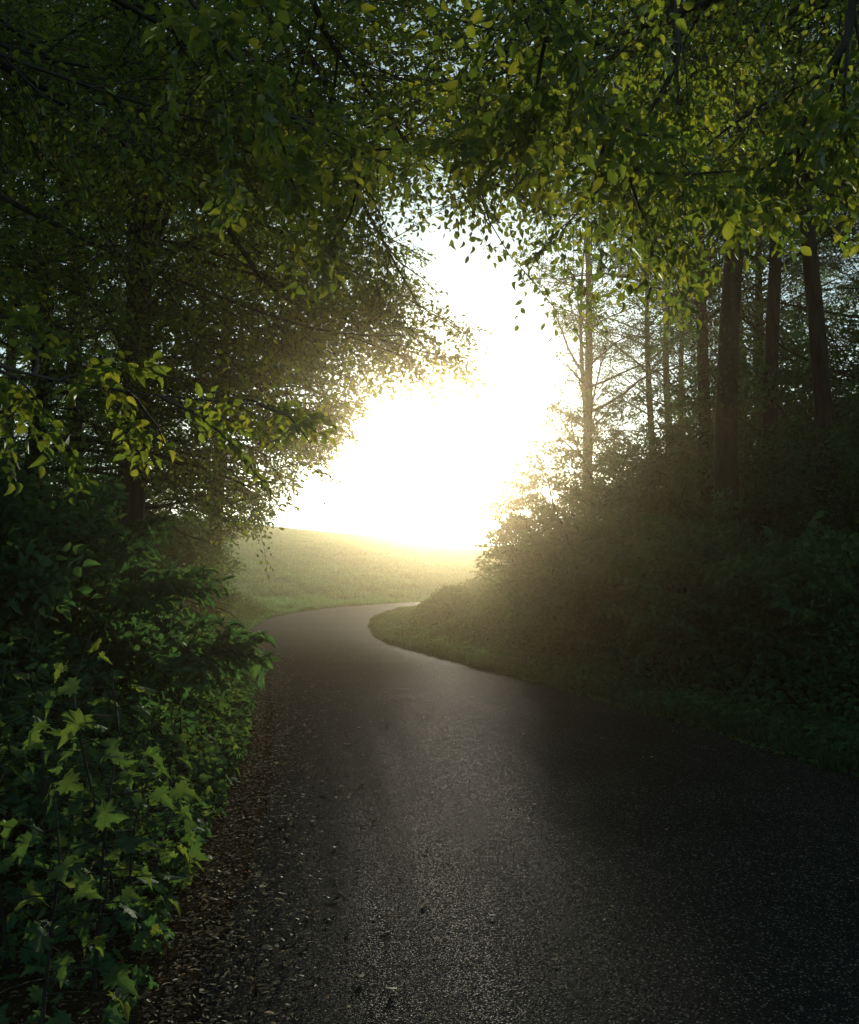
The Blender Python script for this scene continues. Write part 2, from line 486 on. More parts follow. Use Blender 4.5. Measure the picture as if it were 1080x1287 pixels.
def terr(x, y):
    x = np.asarray(x, float); y = np.asarray(y, float)
    z = road_z(y)
    t = np.clip((y - 44 - np.clip(x, -5, 60) * .12) / 82, 0, None)
    crest = 4.25 - 0.10 * np.clip(x, -60, 60)
    z = z + crest * np.where(t < 1, t * (1.55 - .55 * t), 1 - .5 * (t - 1) ** 1.0 * 1.2)
    # bank left of the road, soft hollow right
    lx = np.interp(y, EL[:, 1], EL[:, 0]); d = lx - x
    z = z + .35 * sstep(.6, 4, d) * (1 - sstep(26, 36, y))
    rx = np.interp(y, ER[:, 1], ER[:, 0]); d2 = x - rx
    z = z + .15 * sstep(.5, 3, d2) * (1 - sstep(34, 40, y))
    off = sstep(-.5, -.05, np.maximum(d, d2))
    return z + wob(x, y) * .05 * sstep(.2, 1.4, np.maximum(d, d2)) + wob(x, y, .15) * .25 * off * sstep(45, 70, y) - .035 * (1 - off)

def grid_axis(marks):
    out = []
    for a, b, st in marks:
        out += list(np.arange(a, b, st))
    return np.array(out + [marks[-1][1]])
gx = grid_axis([(-200, -60, 20), (-60, -16, 4), (-16, -8, 1), (-8, 8, .33), (8, 16, 1), (16, 60, 4), (60, 200, 20)])
gy = grid_axis([(-60, -8, 4), (-8, 14, .33), (14, 50, .5), (50, 140, 2), (140, 260, 20)])
GX, GY = np.meshgrid(gx, gy)
GZ = np.maximum(terr(GX, GY), -12)
gv = np.stack([GX, GY, GZ], -1).reshape(-1, 3)
nx, ny = len(gx), len(gy)
ii, jj = np.meshgrid(np.arange(nx - 1), np.arange(ny - 1))
a = (jj * nx + ii).ravel()
gf = np.stack([a, a + 1, a + nx + 1, a + nx], 1)
cx, cy = gv[gf].mean(1)[:, 0], gv[gf].mean(1)[:, 1]
is_meadow = (cy > 33.5 + 2.0 * np.sin(cx * .5)) & ~((cx > 1.0) & (cy < 46)) & (cx > -60)
def sub_mesh(name, sel, m):
    f = gf[sel]
    u, inv = np.unique(f, return_inverse=True)
    mb = MB(); mb.add(gv[u], inv.reshape(-1, 4))
    return mb.data(name, [m], True)
tag(link('ground', sub_mesh('ground', ~is_meadow, M['soil'])), kind='structure')
tag(link('meadow', sub_mesh('meadow', is_meadow, M['meadow'])), kind='structure')

# road: 9 points across, ragged edges, slight camber
mb = MB()
n = len(EL); K = 9
g = np.random.default_rng(3)
rag_l = np.convolve(g.normal(0, .10, n + 4), np.ones(5) / 5, 'valid'); rag_r = np.convolve(g.normal(0, .08, n + 4), np.ones(5) / 5, 'valid')
rows = []
for k in range(K):
    t = k / (K - 1)
    p = EL * (1 - t) + ER * t
    p = p + nrm(EL - ER) * ((rag_l * (1 - t) ** 4 - rag_r * t ** 4)[:, None])
    z = road_z(p[:, 1]) + .030 * (1 - (2 * t - 1) ** 2) + .012
    rows.append(np.column_stack([p, z]))
V = np.stack(rows, 1).reshape(-1, 3)
a = (np.arange(n - 1)[:, None] * K + np.arange(K - 1)[None]).ravel()
mb.add(V, np.stack([a, a + 1, a + K + 1, a + K], 1))
tag(link('road', mb.data('road', [M['asphalt']], True)), kind='structure')

# ------------------------------------------------------------------ trees
def curve_pts(p0, d0, ln, droop, g, n=6, wig=.12):
    d = nrm(np.array(d0, float)); p = np.array(p0, float); out = [p.copy()]
    for i in range(n - 1):
        d = nrm(d + g.normal(0, wig, 3) + np.array([0, 0, droop / n]))
        p = p + d * ln / (n - 1); out.append(p.copy())
    return np.array(out)

def at(pts, t):
    f = t * (len(pts) - 1); i = min(int(f), len(pts) - 2); u = f - i
    return pts[i] * (1 - u) + pts[i + 1] * u, nrm(pts[i + 1] - pts[i])

def rot_dir(d, ang, g, lift=0.0):
    """turn d sideways by ang about a near vertical axis"""
    c, s = math.cos(ang), math.sin(ang)
    return nrm(np.array([d[0] * c - d[1] * s, d[0] * s + d[1] * c, d[2] + lift]))

def grow(origin, height, r0, z_low, rad, seed, limbs=26, subs=5, per=4, spray=1.0, leaf=.085, tmpl=DIAMOND, prune=True,
         lean=(0, 0), leafmat='wood_leaf', bark='bark', shape=.55, side=None, trunk_n=10, thin=1.0, fork=0, spr=None, el0=8):
    """returns (trunk mesh, crown mesh) in coordinates local to origin"""
    g = np.random.default_rng(seed)
    origin = np.asarray(origin, float)
    tb, cb = MB(), MB()
    zs = np.linspace(-.3, height * .97, trunk_n)
    w1, w2 = g.normal(0, .12, 2)
    tr = np.column_stack([lean[0] * zs / height + w1 * np.sin(zs * .5) , lean[1] * zs / height + w2 * np.sin(zs * .4 + 1), zs])
    rr = r0 * np.clip(1 - zs / height, .04, 1) ** .75
    rr[0] *= 1.45; rr[1] *= 1.0
    # flare
    extra = np.array([tr[0] * (1 - u) + tr[1] * u for u in (.12, .3)])
    tr2 = np.vstack([tr[:1], extra, tr[1:]]); rr2 = np.concatenate([rr[:1], [r0 * 1.22, r0 * 1.05], rr[1:]])
    tube(tb, tr2, rr2, 12)
    org, dr, ln = [], [], []
    for k in range(limbs):
        t = (k + g.uniform(0, 1)) / limbs
        z = z_low + (height * .96 - z_low) * t ** .9
        u = (z - z_low) / max(height - z_low, .1)
        R_ = rad * (math.sin(math.pi * min(1, (u * .85 + .15)) ** shape) ** .6 if u < 1 else .1) * g.uniform(.7, 1.1) + .4
        az = k * 2.399 + g.normal(0, .4)
        if side is not None and g.random() < .45:
            az = side + g.normal(0, .7)
        el = R(el0 + (53 - el0) * u + g.normal(0, 8))
        p0, _ = at(tr, min(.999, (z + .3) / (height * .97 + .3)))
        d = np.array([math.cos(az) * math.cos(el), math.sin(az) * math.cos(el), math.sin(el)])
        L = curve_pts(p0, d, R_, -.35 * (1 - u), g, 7)
        # cut a limb where it would grow into the open light over the road
        end = 7
        if prune:
            b = blocked(L + origin)
            if b.any():
                end = int(np.argmax(b))
        if end < 3:
            continue
        L = L[:end]; frac = end / 7
        lr = .28 * r0 * (1 - .75 * u) * (.4 + .6 * R_ / (rad + .4))
        tube(tb, L, lr * np.linspace(1, .25, len(L)), 6)
        ns = max(2, int(subs * frac + .5))
        for j in range(ns):
            tt = .22 + .78 * (j + g.uniform(0, .8)) / ns
            q, dd = at(L, min(.999, tt))
            sg = 1 if j % 2 else -1
            sd_ = rot_dir(dd, sg * R(g.uniform(25, 70)), g, g.normal(0, .22))
            sl = R_ * (.26 + .28 * (1 - tt)) * g.uniform(.7, 1.2)
            Sx = curve_pts(q, sd_, sl, -.25, g, 5, .16)
            if prune and blocked(Sx + origin)[1:].any():
                Sx = Sx[:3]
                if blocked(Sx + origin).any():
                    continue
            tube(cb, Sx, lr * .32 * np.linspace(1, .3, len(Sx)), 4, 1)
            for m_ in range(per):
                q2, d2 = at(Sx, min(.999, .15 + .85 * (m_ + g.uniform(0, .9)) / per))
                org.append(q2)
                dr.append(rot_dir(d2, g.normal(0, .8), g, g.normal(-.12, .28)))
                ln.append(spray * g.uniform(.6, 1.15))
        q, dd = at(L, .999)
        org.append(q); dr.append(dd); ln.append(spray * .9)
    org, dr, ln = np.array(org), np.array(dr), np.array(ln)
    if prune:
        c = org + origin
        bad = blocked(c) | blocked(c + nrm(dr) * ln[:, None] * .45) | (blocked(c + nrm(dr) * ln[:, None] * .9) & (g.random(len(c)) < .75))
        org, dr, ln = org[~bad], dr[~bad], ln[~bad]
    put_sprays(cb, org, dr, ln, leaf, tmpl, g, thin=thin, sprays=spr)
    return (tb.data('trunk', [M[bark]], True), cb.data('crown', [M[leafmat], M[bark]]))

def on_ground(x, y):
    return np.array([x, y, float(terr(x, y))])

def make_tree(x, y, label, group, **kw):
    o = on_ground(x, y)
    tm, cm = grow(o, **kw)
    t = thing(kw.get('nm', 'broadleaf_tree'), tuple(o), label, 'tree', group)
    link('trunk', tm, t); link('crown', cm, t)
    return t

def ivy_on(t, r, h, seed, cover=.8, n=2600, leaf=.075):
    """a sleeve of ivy leaves round a trunk"""
    g = np.random.default_rng(seed)
    z = g.uniform(0, h, n); a = g.uniform(0, 2 * math.pi, n)
    keep = (np.sin(a * 2 + z * 1.1) + np.sin(z * 2.3 + a) + g.normal(0, .7, n)) > -1.6 * cover
    z, a = z[keep], a[keep]
    rr = r * (1.02 - .4 * z / 14) + np.abs(g.normal(.03, .08, len(z)))
    out = np.column_stack([np.cos(a), np.sin(a), np.zeros(len(a))])
    pos = out * rr[:, None]; pos[:, 2] = z
    mb = MB()
    d = nrm(out * .5 + np.array([0, 0, -.8]) + g.normal(0, .35, out.shape))
    put_leaves(mb, pos, d, out + g.normal(0, .35, out.shape), leaf * g.uniform(.6, 1.2, len(z)), OVAL)
    link('ivy', mb.data('ivy', [M['ivy_leaf']]), t)

def shrub_mesh(seed, h, rad, n_stem=9, sprays=260, leaf=.098, spray=.62, origin=None, prune=False, tmpl=DIAMOND, leafmat='shrub_leaf'):
    g = np.random.default_rng(seed)
    sb, cb = MB(), MB()
    org, dr, ln = [], [], []
    for k in range(n_stem):
        az = k * 2.399 + g.normal(0, .3); el = R(g.uniform(45, 82))
        d = np.array([math.cos(az) * math.cos(el), math.sin(az) * math.cos(el), math.sin(el)])
        L = curve_pts(np.array([math.cos(az) * .12, math.sin(az) * .12, -.1]), d, h * g.uniform(.8, 1.15), -.35, g, 8, .1)
        if prune:
            b_ = blocked(L + origin)
            if b_.any():
                L = L[:int(np.argmax(b_))]
            if len(L) < 3:
                continue
        tube(sb, L, .028 * np.linspace(1, .2, len(L)) * (h / 3) ** .5, 5)
        for m_ in range(sprays // n_stem):
            t = g.uniform(.10, 1) ** .8
            q, dd = at(L, min(.999, t))
            az2 = g.uniform(0, 2 * math.pi)
            e2 = g.normal(.15, .35)
            dv = np.array([math.cos(az2) * math.cos(e2), math.sin(az2) * math.cos(e2), math.sin(e2)])
            off = rad * .55 * g.uniform(0, 1) * (1 - .5 * t)
            org.append(q + dv * off); dr.append(dv * 1.0 + dd * .4); ln.append(spray * g.uniform(.6, 1.2))
    org, dr, ln = np.array(org), np.array(dr), np.array(ln)
    org[:, 2] = np.maximum(org[:, 2], .12)
    if prune:
        c = org + origin
        bad = blocked(c) | blocked(c + nrm(dr) * ln[:, None] * .5) | (blocked(c + nrm(dr) * ln[:, None] * .9) & (g.random(len(c)) < .6))
        org, dr, ln = org[~bad], dr[~bad], ln[~bad]
    put_sprays(cb, org, dr, ln, leaf, tmpl, g, roll=.6)
    return sb.data('stem', [M['bark']], True), cb.data('foliage', [M[leafmat], M['bark']])

def make_shrub(x, y, label, group, prune=True, **kw):
    o = on_ground(x, y)
    sm, fm = shrub_mesh(origin=o, prune=prune, **kw)
    t = thing('shrub', tuple(o), label, 'shrub', group)
    link('stem', sm, t); link('foliage', fm, t)
    return t

exec_sections = True
# ---- left side: the roadside tree at the bend and the wood before it
GL = 'trees of the wood left of the road'
t = make_tree(-6.5, 27.0, 'leafy tree at the bend on the left roadside, its leaning trunk standing beside the meadow', GL,
              height=15, r0=.24, z_low=2.6, rad=5.4, seed=11, limbs=60, subs=6, per=5, el0=-6, spray=1.1, leaf=.10, lean=(.9, -.5), side=0.0)
make_tree(-8.0, 20.5, 'full crowned roadside tree in front of the tree at the bend, left side', GL,
          height=16, r0=.22, z_low=1.0, rad=5.0, seed=12, limbs=58, subs=6, per=5, el0=-4, spray=1.1, leaf=.095, side=0.2)
make_tree(-5.9, 13.5, 'tall left roadside tree with a dark straight trunk showing among its own leaves', GL,
          height=15, r0=.16, z_low=1.4, rad=4.4, seed=13, limbs=54, subs=6, per=5, el0=0, spray=1.0, leaf=.09, side=0.3)
LA = make_tree(-9.5, 16.5, 'wood tree behind the left roadside trees', GL,
          height=17, r0=.24, z_low=3.2, rad=5.0, seed=14, limbs=42, subs=6, per=4, spray=1.1, leaf=.10, prune=False)
for x, y, rz, sc in ((-12.5, 24, 1.1, 1.0), (-13.5, 11, 2.3, .95), (-10.5, 32, 4.0, 1.0), (-17, 18, 5.1, 1.05), (-9.0, 7.0, .6, .9), (-15, 38, .3, 1.0), (-13, 28, 5.5, 1.0), (-9.5, -1, 3.3, .95), (-6.5, -2.5, 1.0, .9)):
    copy_thing(LA, tuple(on_ground(x, y)), 'wood tree behind the left roadside trees' if y > 0 else 'unseen tree added behind the camera, its crown holding back sky light', rz, sc, None if y > 0 else 'unseen trees added behind the viewpoint')  # those behind the camera are added, unseen, to dim sky light on the leaves

# ---- right side: tall bare trunks with high crowns
GR = 'tall trees of the wood right of the road'
def rtree(px, D, w_px, h, zl, seed, label, rad=3.6, **kw):
    p = pix(px, 700, D)
    return make_tree(p[0], p[1], label, GR, height=h, r0=w_px / 2 / FPX * D, z_low=zl, rad=rad, seed=seed, leaf=kw.pop('leaf', .09), **kw)
rtree(741, 27, 17, 15, 4.0, 31, 'slender forked tree against the bright sky, first trunk right of the opening', rad=3.0, limbs=34, subs=5, per=3, thin=.8, spray=.8, leaf=.07, el0=38)
rtree(731, 27.6, 9, 13.5, 6.2, 30, 'thin stem standing close behind the slender forked tree', rad=1.8, limbs=12, subs=4, per=2, thin=.5, spray=.8, lean=(.3, 0), el0=38)
rtree(820, 30, 12, 16, 5.5, 32, 'thin straight tree between the slender forked tree and the ivy clad trunk', rad=2.8, limbs=22, subs=4, per=3, thin=.6, spray=.9, el0=38)
rtree(850, 33, 11, 16, 5.8, 33, 'thin pale tree just behind the thin straight one, leaning slightly right', rad=2.8, limbs=20, subs=4, per=3, thin=.6, spray=.9, lean=(.6, 0), el0=38)
t = rtree(888, 20, 20, 17, 6.8, 34, 'ivy clad tree left of the thickest trunk on the right', rad=3.6, limbs=30, subs=5, per=3, el0=38)
ivy_on(t, .19, 8.5, 5)
t = rtree(926, 15, 33, 17, 6.6, 35, 'thickest dark trunk in the right wood with scraps of ivy', rad=4.2, limbs=34, subs=5, per=4, el0=38)
ivy_on(t, .23, 7.5, 6, cover=.25, n=1500)
rtree(977, 18, 23, 18, 7.0, 36, 'straight dark trunk right of the thickest one', rad=4.0, limbs=30, subs=5, per=4, el0=38)
rtree(1036, 14.5, 27, 17, 6.6, 37, 'dark trunk nearest the right edge of the picture, slightly leaning left', rad=4.2, limbs=32, subs=5, per=4, lean=(-.3, 0), el0=38)
RA = rtree(1150, 20, 24, 17, 3.2, 38, 'tree deeper in the right wood, mostly hidden by nearer leaves', rad=4.4, limbs=40, subs=6, per=4)
for x, y, rz, sc in ((9.5, 26, 1, .95), (13, 17, 2, 1.0), (11.5, 34, 3, 1.05), (16.5, 26, 4, 1.0), (8.2, 31, 5.2, .9), (12, 23, 3.7, .8), (16.5, 20, 1.2, .85), (18, 30, 2.8, .9), (14, 28.5, 5.9, .85), (14.5, 40, .4, 1.1), (20, 34, 2.2, 1.1), (9.5, 8, 1.5, .95)):
    p = on_ground(x, y)
    c = copy_thing(RA, tuple(p), 'tree deeper in the right wood, mostly hidden by nearer leaves' if y > 5 else 'unseen tree added behind the camera, its crown holding back sky light', rz, sc, None if y > 5 else 'unseen trees added behind the viewpoint')

# ---- shrubs right
GS = 'shrubs along the right side of the road'
def rsh(px, D, top_py, seed, label, rad=1.5, **kw):
    p = pix(px, 700, D)
    h = CAMH + (700 - top_py) / FPX * D - float(terr(p[0], p[1]))
    return make_shrub(p[0], p[1], label, GS, h=h, rad=rad, seed=seed, **kw)
rsh(640, 33, 600, 51, 'bushy shrub glowing in the low sun at the inside of the bend', n_stem=11, sprays=420, thin=1) if False else None
SH = [
 (640, 33, 598, 51, 'sunlit shrub at the inside of the bend, nearest to the bright opening', 1.4, 300),
 (698, 27, 575, 52, 'rounded shrub in front of the sunlit one at the inside of the bend', 1.4, 380),
 (715, 24, 545, 53, 'tall shrub round the foot of the slender forked tree', 1.8, 460),
 (765, 28, 500, 54, 'tall pale green shrub behind the foot of the slender forked tree', 2.0, 460),
 (715, 20, 650, 55, 'low dark shrub by the verge left of the tall right hand shrubs', 1.2, 340),
 (780, 19.5, 560, 56, 'broad dark shrub under the thin straight tree', 1.9, 480),
 (850, 24, 480, 57, 'high shrub filling the space left of the ivy clad trunk', 2.0, 480),
 (850, 15.5, 640, 58, 'dark shrub by the verge in front of the ivy clad trunk', 1.6, 460),
 (760, 15, 690, 59, 'low shrub at the road verge where the right bank is darkest', 1.1, 340),
 (930, 12.6, 660, 60, 'dark shrub at the foot of the thickest trunk', 1.5, 440),
 (1010, 17, 570, 61, 'dark shrub between the two trunks nearest the right edge', 1.9, 460),
 (1040, 11, 690, 62, 'dark shrub low at the right edge of the picture', 1.5, 440),
 (920, 26, 470, 63, 'high shrub behind the thickest trunk', 2.2, 460),
]
for px, D, tp, sd_, lb, rd, ns in SH:
    rsh(px, D, tp, sd_, lb, rad=rd, n_stem=11, sprays=ns, tmpl=OVALS if D < 18 else DIAMOND)
for px, D, tp, sd_, lb, rd, ns in [
 (95, 9.5, 705, 151, 'small shrub with sunlit leaves on the left bank, below the roadside trees', .4, 120),
 (40, 12.5, 640, 152, 'bushy shrub on the left bank behind the small sunlit one', .9, 230),
 (110, 17, 610, 153, 'shrub on the left roadside halfway to the tree at the bend', .8, 200),
 (140, 21.5, 610, 154, 'shrub just before the leaning trunk of the tree at the bend', .8, 200),
 (5, 9.5, 640, 155, 'dark shrub on the left bank near the left edge of the picture', 1.1, 420),
 (10, 7.5, 600, 156, 'tall dark shrub at the very left edge of the picture', 1.2, 460),
 (240, 25.5, 700, 157, 'low green shrub at the foot of the leaning trunk beside the meadow', .6, 200),
]:
    p = pix(px, 700, D)
    make_shrub(p[0], p[1], lb, 'shrubs on the left bank', h=CAMH + (700 - tp) / FPX * D - float(terr(p[0], p[1])), rad=rd, seed=sd_, n_stem=9, sprays=ns, spray=.5, tmpl=OVALS if D < 13 else DIAMOND)
SB = make_shrub(8.5, 22, 'dark understorey shrub deep in the wood', 'understorey shrubs deep in the wood', prune=False, h=4.6, rad=2.3, seed=70, n_stem=12, sprays=520, spray=.75, leaf=.09)
for k, (x, y, sc) in enumerate(((11, 19, 1), (11, 28, 1.1), (7.5, 28, 1.0), (14, 24, 1.2), (9, 36, 1.1), (14, 33, 1.2), (18, 30, 1.2), (6.8, 12.5, .8), (8.6, 15, 1), (5.6, 35, .9), (18, 22, 1.2), (9.6, 11, 1), (12, 22, 1.6), (15, 29, 1.7), (12, 31, 1.6), (17, 36, 1.9), (21, 27, 1.9), (9.5, 24, 1.35), (20, 40, 1.9), (12.5, 40, 1.6), (24, 33, 2.0), (10.5, 18.5, 1.7), (14, 21, 1.9), (17, 24.5, 2.0), (11.5, 25.5, 1.7),
                                (-9.5, 25, .95), (-8.3, 22, .85), (-12, 20, 1.1), (-8.6, 16, .85), (-7.2, 10.5, .8), (-10.5, 12, 1.05), (-15, 16, 1.2), (-15, 25, 1.2), (-13, 31, 1.2), (-6.5, 7, .7), (-9, 4, 1), (-11, 8, 1.1), (-7.4, 15.5, .7), (-9.2, 28.5, .8), (-9.8, 33, .7), (-12, 37, .9), (-15, 40, 1.1), (-18, 36, 1.2), (-22, 30, 1.3), (-21, 22, 1.3), (-19, 44, 1.1), (-11.5, 26.5, 1), (-7.9, 24.5, .7), (-7.2, 21, .55), (-8.6, 28, .75))):
    copy_thing(SB, tuple(on_ground(x, y)), 'dark understorey shrub deep in the wood', k * 1.7, sc)

# ---- the two beeches whose boughs hang over the road (trunks outside the picture)
def beech(x, y, label, r0, h, boughs, seed, canopy):
    g = np.random.default_rng(seed)
    o = on_ground(x, y)
    t = thing('overhanging_beech', tuple(o), label, 'tree', 'beeches arching over the road')
    zs = np.linspace(-.3, h, 9)
    tb = MB(); tr = np.column_stack([.25 * np.sin(zs * .3), .2 * np.sin(zs * .35 + 1), zs])
    tube(tb, tr, r0 * np.linspace(1.25, .3, 9), 14)
    link('trunk', tb.data('trunk', [M['beech_bark']], True), t)
    for pts, kw in boughs:
        P = np.array([pix(*q) for q in pts]) - o
        zt = max(1.5, P[0][2] * .8)
        root = np.array([np.interp(zt, zs, tr[:, 0]), np.interp(zt, zs, tr[:, 1]), zt])
        ctrl = np.vstack([root, (root + P[0]) / 2 + np.array([0, 0, .3]), P])
        Lx = spline(ctrl, 5)
        n_ = len(Lx)
        bb, fb = MB(), MB()
        tube(bb, Lx, kw.get('r', .035) * np.linspace(1, .12, n_), 7)
        org, dr, ln = [], [], []
        first = 2 * 5 - 2
        ns = kw.get('subs', 9)
        for j in range(ns):
            tt = (first + (n_ - 1 - first) * (j + g.uniform(0, .8)) / ns) / (n_ - 1)
            q, dd = at(Lx, min(.999, tt))
            sg = 1 if j % 2 else -1
            sd2 = rot_dir(dd, sg * R(g.uniform(30, 75)), g, g.normal(.05, .35))
            Sx = curve_pts(q, sd2, kw.get('sl', 1.0) * g.uniform(.6, 1.2), -.12, g, 5, .15)
            if blocked(Sx + o).any():
                continue
            tube(fb, Sx, .009 * np.linspace(1, .3, 5), 4, 1)
            for m_ in range(kw.get('per', 3)):
                q2, d2 = at(Sx, min(.999, .1 + .9 * (m_ + g.uniform(0, .9)) / kw.get('per', 3)))
                org.append(q2); dr.append(rot_dir(d2, g.normal(0, .7), g, g.normal(-.10, .3))); ln.append(kw.get('spray', .55) * g.uniform(.7, 1.2))
        org, dr, ln = np.array(org), np.array(dr), np.array(ln)
        c = org + o
        bad = blocked(c) | blocked(c + nrm(dr) * ln[:, None] * .5) | blocked(c + nrm(dr) * ln[:, None])
        if kw.get('fine', True) is False:
            bad = blocked(c + nrm(dr) * ln[:, None] * .4)
        org, dr, ln = org[~bad], dr[~bad], ln[~bad]
        fine = kw.get('fine', True)
        put_sprays(fb, org, dr, ln, kw.get('leaf', .060), OVALS if fine else DIAMOND, g, sprays=SPRAYS_FINE if fine else SPRAYS, roll=.7)
        b = link('branch', bb.data('branch', [M['beech_bark']], True), t)
        link('foliage', fb.data('foliage', [M['beech'], M['beech_bark']]), b)
    return t

def beech_at_left():
    B = []
    for (ax, ay, ad), (bx, by, bd), r in [
        ((240, 250, 12), (600, 430, 14), .05), ((260, 330, 12.5), (590, 470, 15), .045), ((230, 200, 11), (545, 330, 13), .045),
        ((230, 400, 12), (520, 490, 15), .04), ((280, 300, 13), (560, 400, 16), .045), ((200, 450, 11.5), (440, 500, 14), .035),
        ((180, 300, 10.5), (430, 400, 11.5), .035), ((150, 180, 10), (420, 260, 11.5), .035), ((60, 350, 11), (-80, 330, 10), .03),
        ((250, 480, 13), (430, 560, 16), .03), ((120, 450, 10), (300, 560, 11), .03), ((200, 120, 10), (500, 200, 12.5), .04), ((60, 200, 10), (-60, 120, 9), .03)]:
        B.append(([(ax, ay, ad), ((ax + bx) / 2, (ay + by) / 2 - 18, (ad + bd) / 2), (bx, by, bd)],
                  dict(subs=15, per=4, spray=.85, sl=1.3, r=r, leaf=.075, fine=False)))
    return B
def rnd_boughs(g, boxes, D0, D1, n, **kw):
    """boughs that cross parts of the upper picture, deeper and shallower"""
    out = []
    for _ in range(n):
        x0, y0, x1, y1 = boxes[g.integers(len(boxes))]
        sx = g.uniform(x0, x1); sy = g.uniform(y0, y1)
        D = g.uniform(D0, D1)
        s = kw['side']
        dx = g.uniform(120, 260) * (1 if s < 0 else -1)
        k = dict(kw); k.pop('side')
        out.append(([(sx - dx, sy - 90, D * .9), (sx, sy, D), (sx + dx * .6, sy + g.uniform(0, 60), D * 1.08)], k))
    return out
g = np.random.default_rng(91)
RB = [
 ([(640, -120, 3.0), (690, 20, 3.1), (745, 140, 3.3), (800, 240, 3.5)], dict(subs=12, per=3, spray=.38, sl=.42, r=.018, leaf=.056)),
 ([(900, -60, 5.0), (850, 80, 5.0), (800, 170, 5.2), (765, 250, 5.6)], dict(subs=12, per=4, spray=.55, sl=.9)),
 ([(1150, -40, 3.6), (1060, 60, 3.7), (1015, 140, 3.8), (1000, 215, 4.0)], dict(subs=11, per=3, spray=.40, sl=.5, leaf=.056)),
 ([(1200, 80, 6.0), (1050, 90, 6.2), (930, 150, 6.5), (850, 220, 6.8)], dict(subs=13, per=4, spray=.7, sl=1.1)),
 ([(820, -140, 5.4), (700, -20, 5.6), (620, 90, 6.0), (570, 190, 6.4)], dict(subs=13, per=4, spray=.65, sl=1.0)),
 ([(1000, -140, 7.0), (850, 0, 7.2), (720, 120, 7.6), (660, 230, 8.0)], dict(subs=14, per=4, spray=.8, sl=1.3)),
]
RB += rnd_boughs(g, [(560, -60, 1080, 120)], 6, 10, 10, side=1, subs=12, per=4, spray=.9, sl=1.5, leaf=.058)
RB += rnd_boughs(g, [(680, 40, 1100, 170)], 8, 12, 7, side=1, subs=12, per=4, spray=.9, sl=1.5, leaf=.064)
beech(5.2, 2.6, 'beech rooted right of the road whose lit boughs hang over the upper right', .30, 9, RB, 81, None)
LB = [
 ([(150, -40, 3.3), (280, 60, 3.4), (380, 160, 3.6), (470, 215, 3.8)], dict(subs=10, per=3, spray=.36, sl=.42, leaf=.056, r=.018)),
 ([(-160, 400, 3.4), (0, 460, 3.5), (160, 492, 3.7), (360, 512, 4.0)], dict(subs=11, per=2, spray=.34, sl=.32, leaf=.056, r=.014)),
 ([(330, -60, 5.5), (420, 60, 6.0), (490, 150, 6.4), (540, 215, 6.8)], dict(subs=12, per=4, spray=.65, sl=1.0)),
 ([(380, 60, 8.0), (440, 220, 8.6), (480, 300, 9.2), (535, 400, 10.0)], dict(subs=12, per=3, spray=.8, sl=1.0, r=.05)),
 ([(250, 250, 10.0), (340, 360, 11), (430, 410, 12), (560, 450, 13)], dict(subs=15, per=4, spray=1.0, sl=1.6, r=.05, leaf=.09)),
]
LB += rnd_boughs(g, [(0, -60, 540, 160)], 6, 10, 10, side=-1, subs=12, per=4, spray=.9, sl=1.5, leaf=.058)
LB += rnd_boughs(g, [(-50, 100, 400, 420)], 7, 12, 9, side=-1, subs=12, per=4, spray=.9, sl=1.5, leaf=.064)
beech(-4.6, 2.4, 'beech rooted left of the road whose boughs fill the dark upper left', .32, 9, LB, 82, None)

pT = pix(142, 700, 11.5)
beech(pT[0], pT[1], 'tree on the left bank with dark straight trunk, its long limbs reaching over the road', .17, 13, beech_at_left(), 83, None)

# ------------------------------------------------------------------ low vegetation
def edge_l(y): return np.interp(y, EL[:, 1], EL[:, 0])
def edge_r(y): return np.interp(y, ER[:, 1], ER[:, 0])
def veg_layer(n, y0, y1, dmax, side, hfun, size, tmpl, seed, ypow=1.6, dmin=0.0, tilt=.45, clump=1.0):
    g = np.random.default_rng(seed)
    y = y0 + (y1 - y0) * g.random(n) ** ypow
    d = dmin + (dmax - dmin) * g.random(n) ** .9
    x = (edge_l(y) - d) if side < 0 else (edge_r(y) + d)
    h = hfun(d, y) * (1 + .35 * wob(x, y, 2.2) * clump)
    z = terr(x, y) + np.maximum(h, .02) * g.uniform(.25, 1.0, n) ** .6
    pos = np.column_stack([x, y, z])
    nor = np.column_stack([g.normal(0, tilt, n) + (-side) * .35, g.normal(-.15, tilt, n), np.ones(n)])
    az = g.uniform(0, 2 * math.pi, n)
    d_ = np.column_stack([np.cos(az), np.sin(az), g.normal(-.25, .3, n)])
    mb = MB()
    b = (blocked(pos) & (y < 24)) | (g.random(n) > .12 + .88 * sstep(3.2, 5.4, y + d * .3))
    s = size * g.uniform(.55, 1.25, n)
    put_leaves(mb, pos[~b], d_[~b], nor[~b], s[~b], tmpl)
    return mb
hl = lambda d, y: .07 + (.02 + .98 * sstep(3.2, 5.6, y + d * .3)) * (.05 + .90 * sstep(.15, 2.2, d) * (1 - .35 * sstep(14, 26, y)))
mb = veg_layer(30000, 2.2, 13, 3.4, -1, hl, .072, MAPLES, 201, ypow=1.0, dmin=.22, tilt=.65)
tag(link('undergrowth', mb.data('undergrowth', [M['seedling']])), 'low leafy undergrowth of maple seedlings on the left bank', 'undergrowth', kind='stuff')
mb = veg_layer(80000, 9, 33, 4.6, -1, hl, .07, OVALS, 202, ypow=1.1, dmin=.30)
tag(link('undergrowth', mb.data('undergrowth', [M['seedling']])), 'denser green ground plants along the left roadside towards the bend', 'undergrowth', kind='stuff')
hr = lambda d, y: .05 + .10 * sstep(.1, .7, d) + .65 * sstep(.9, 2.4, d)
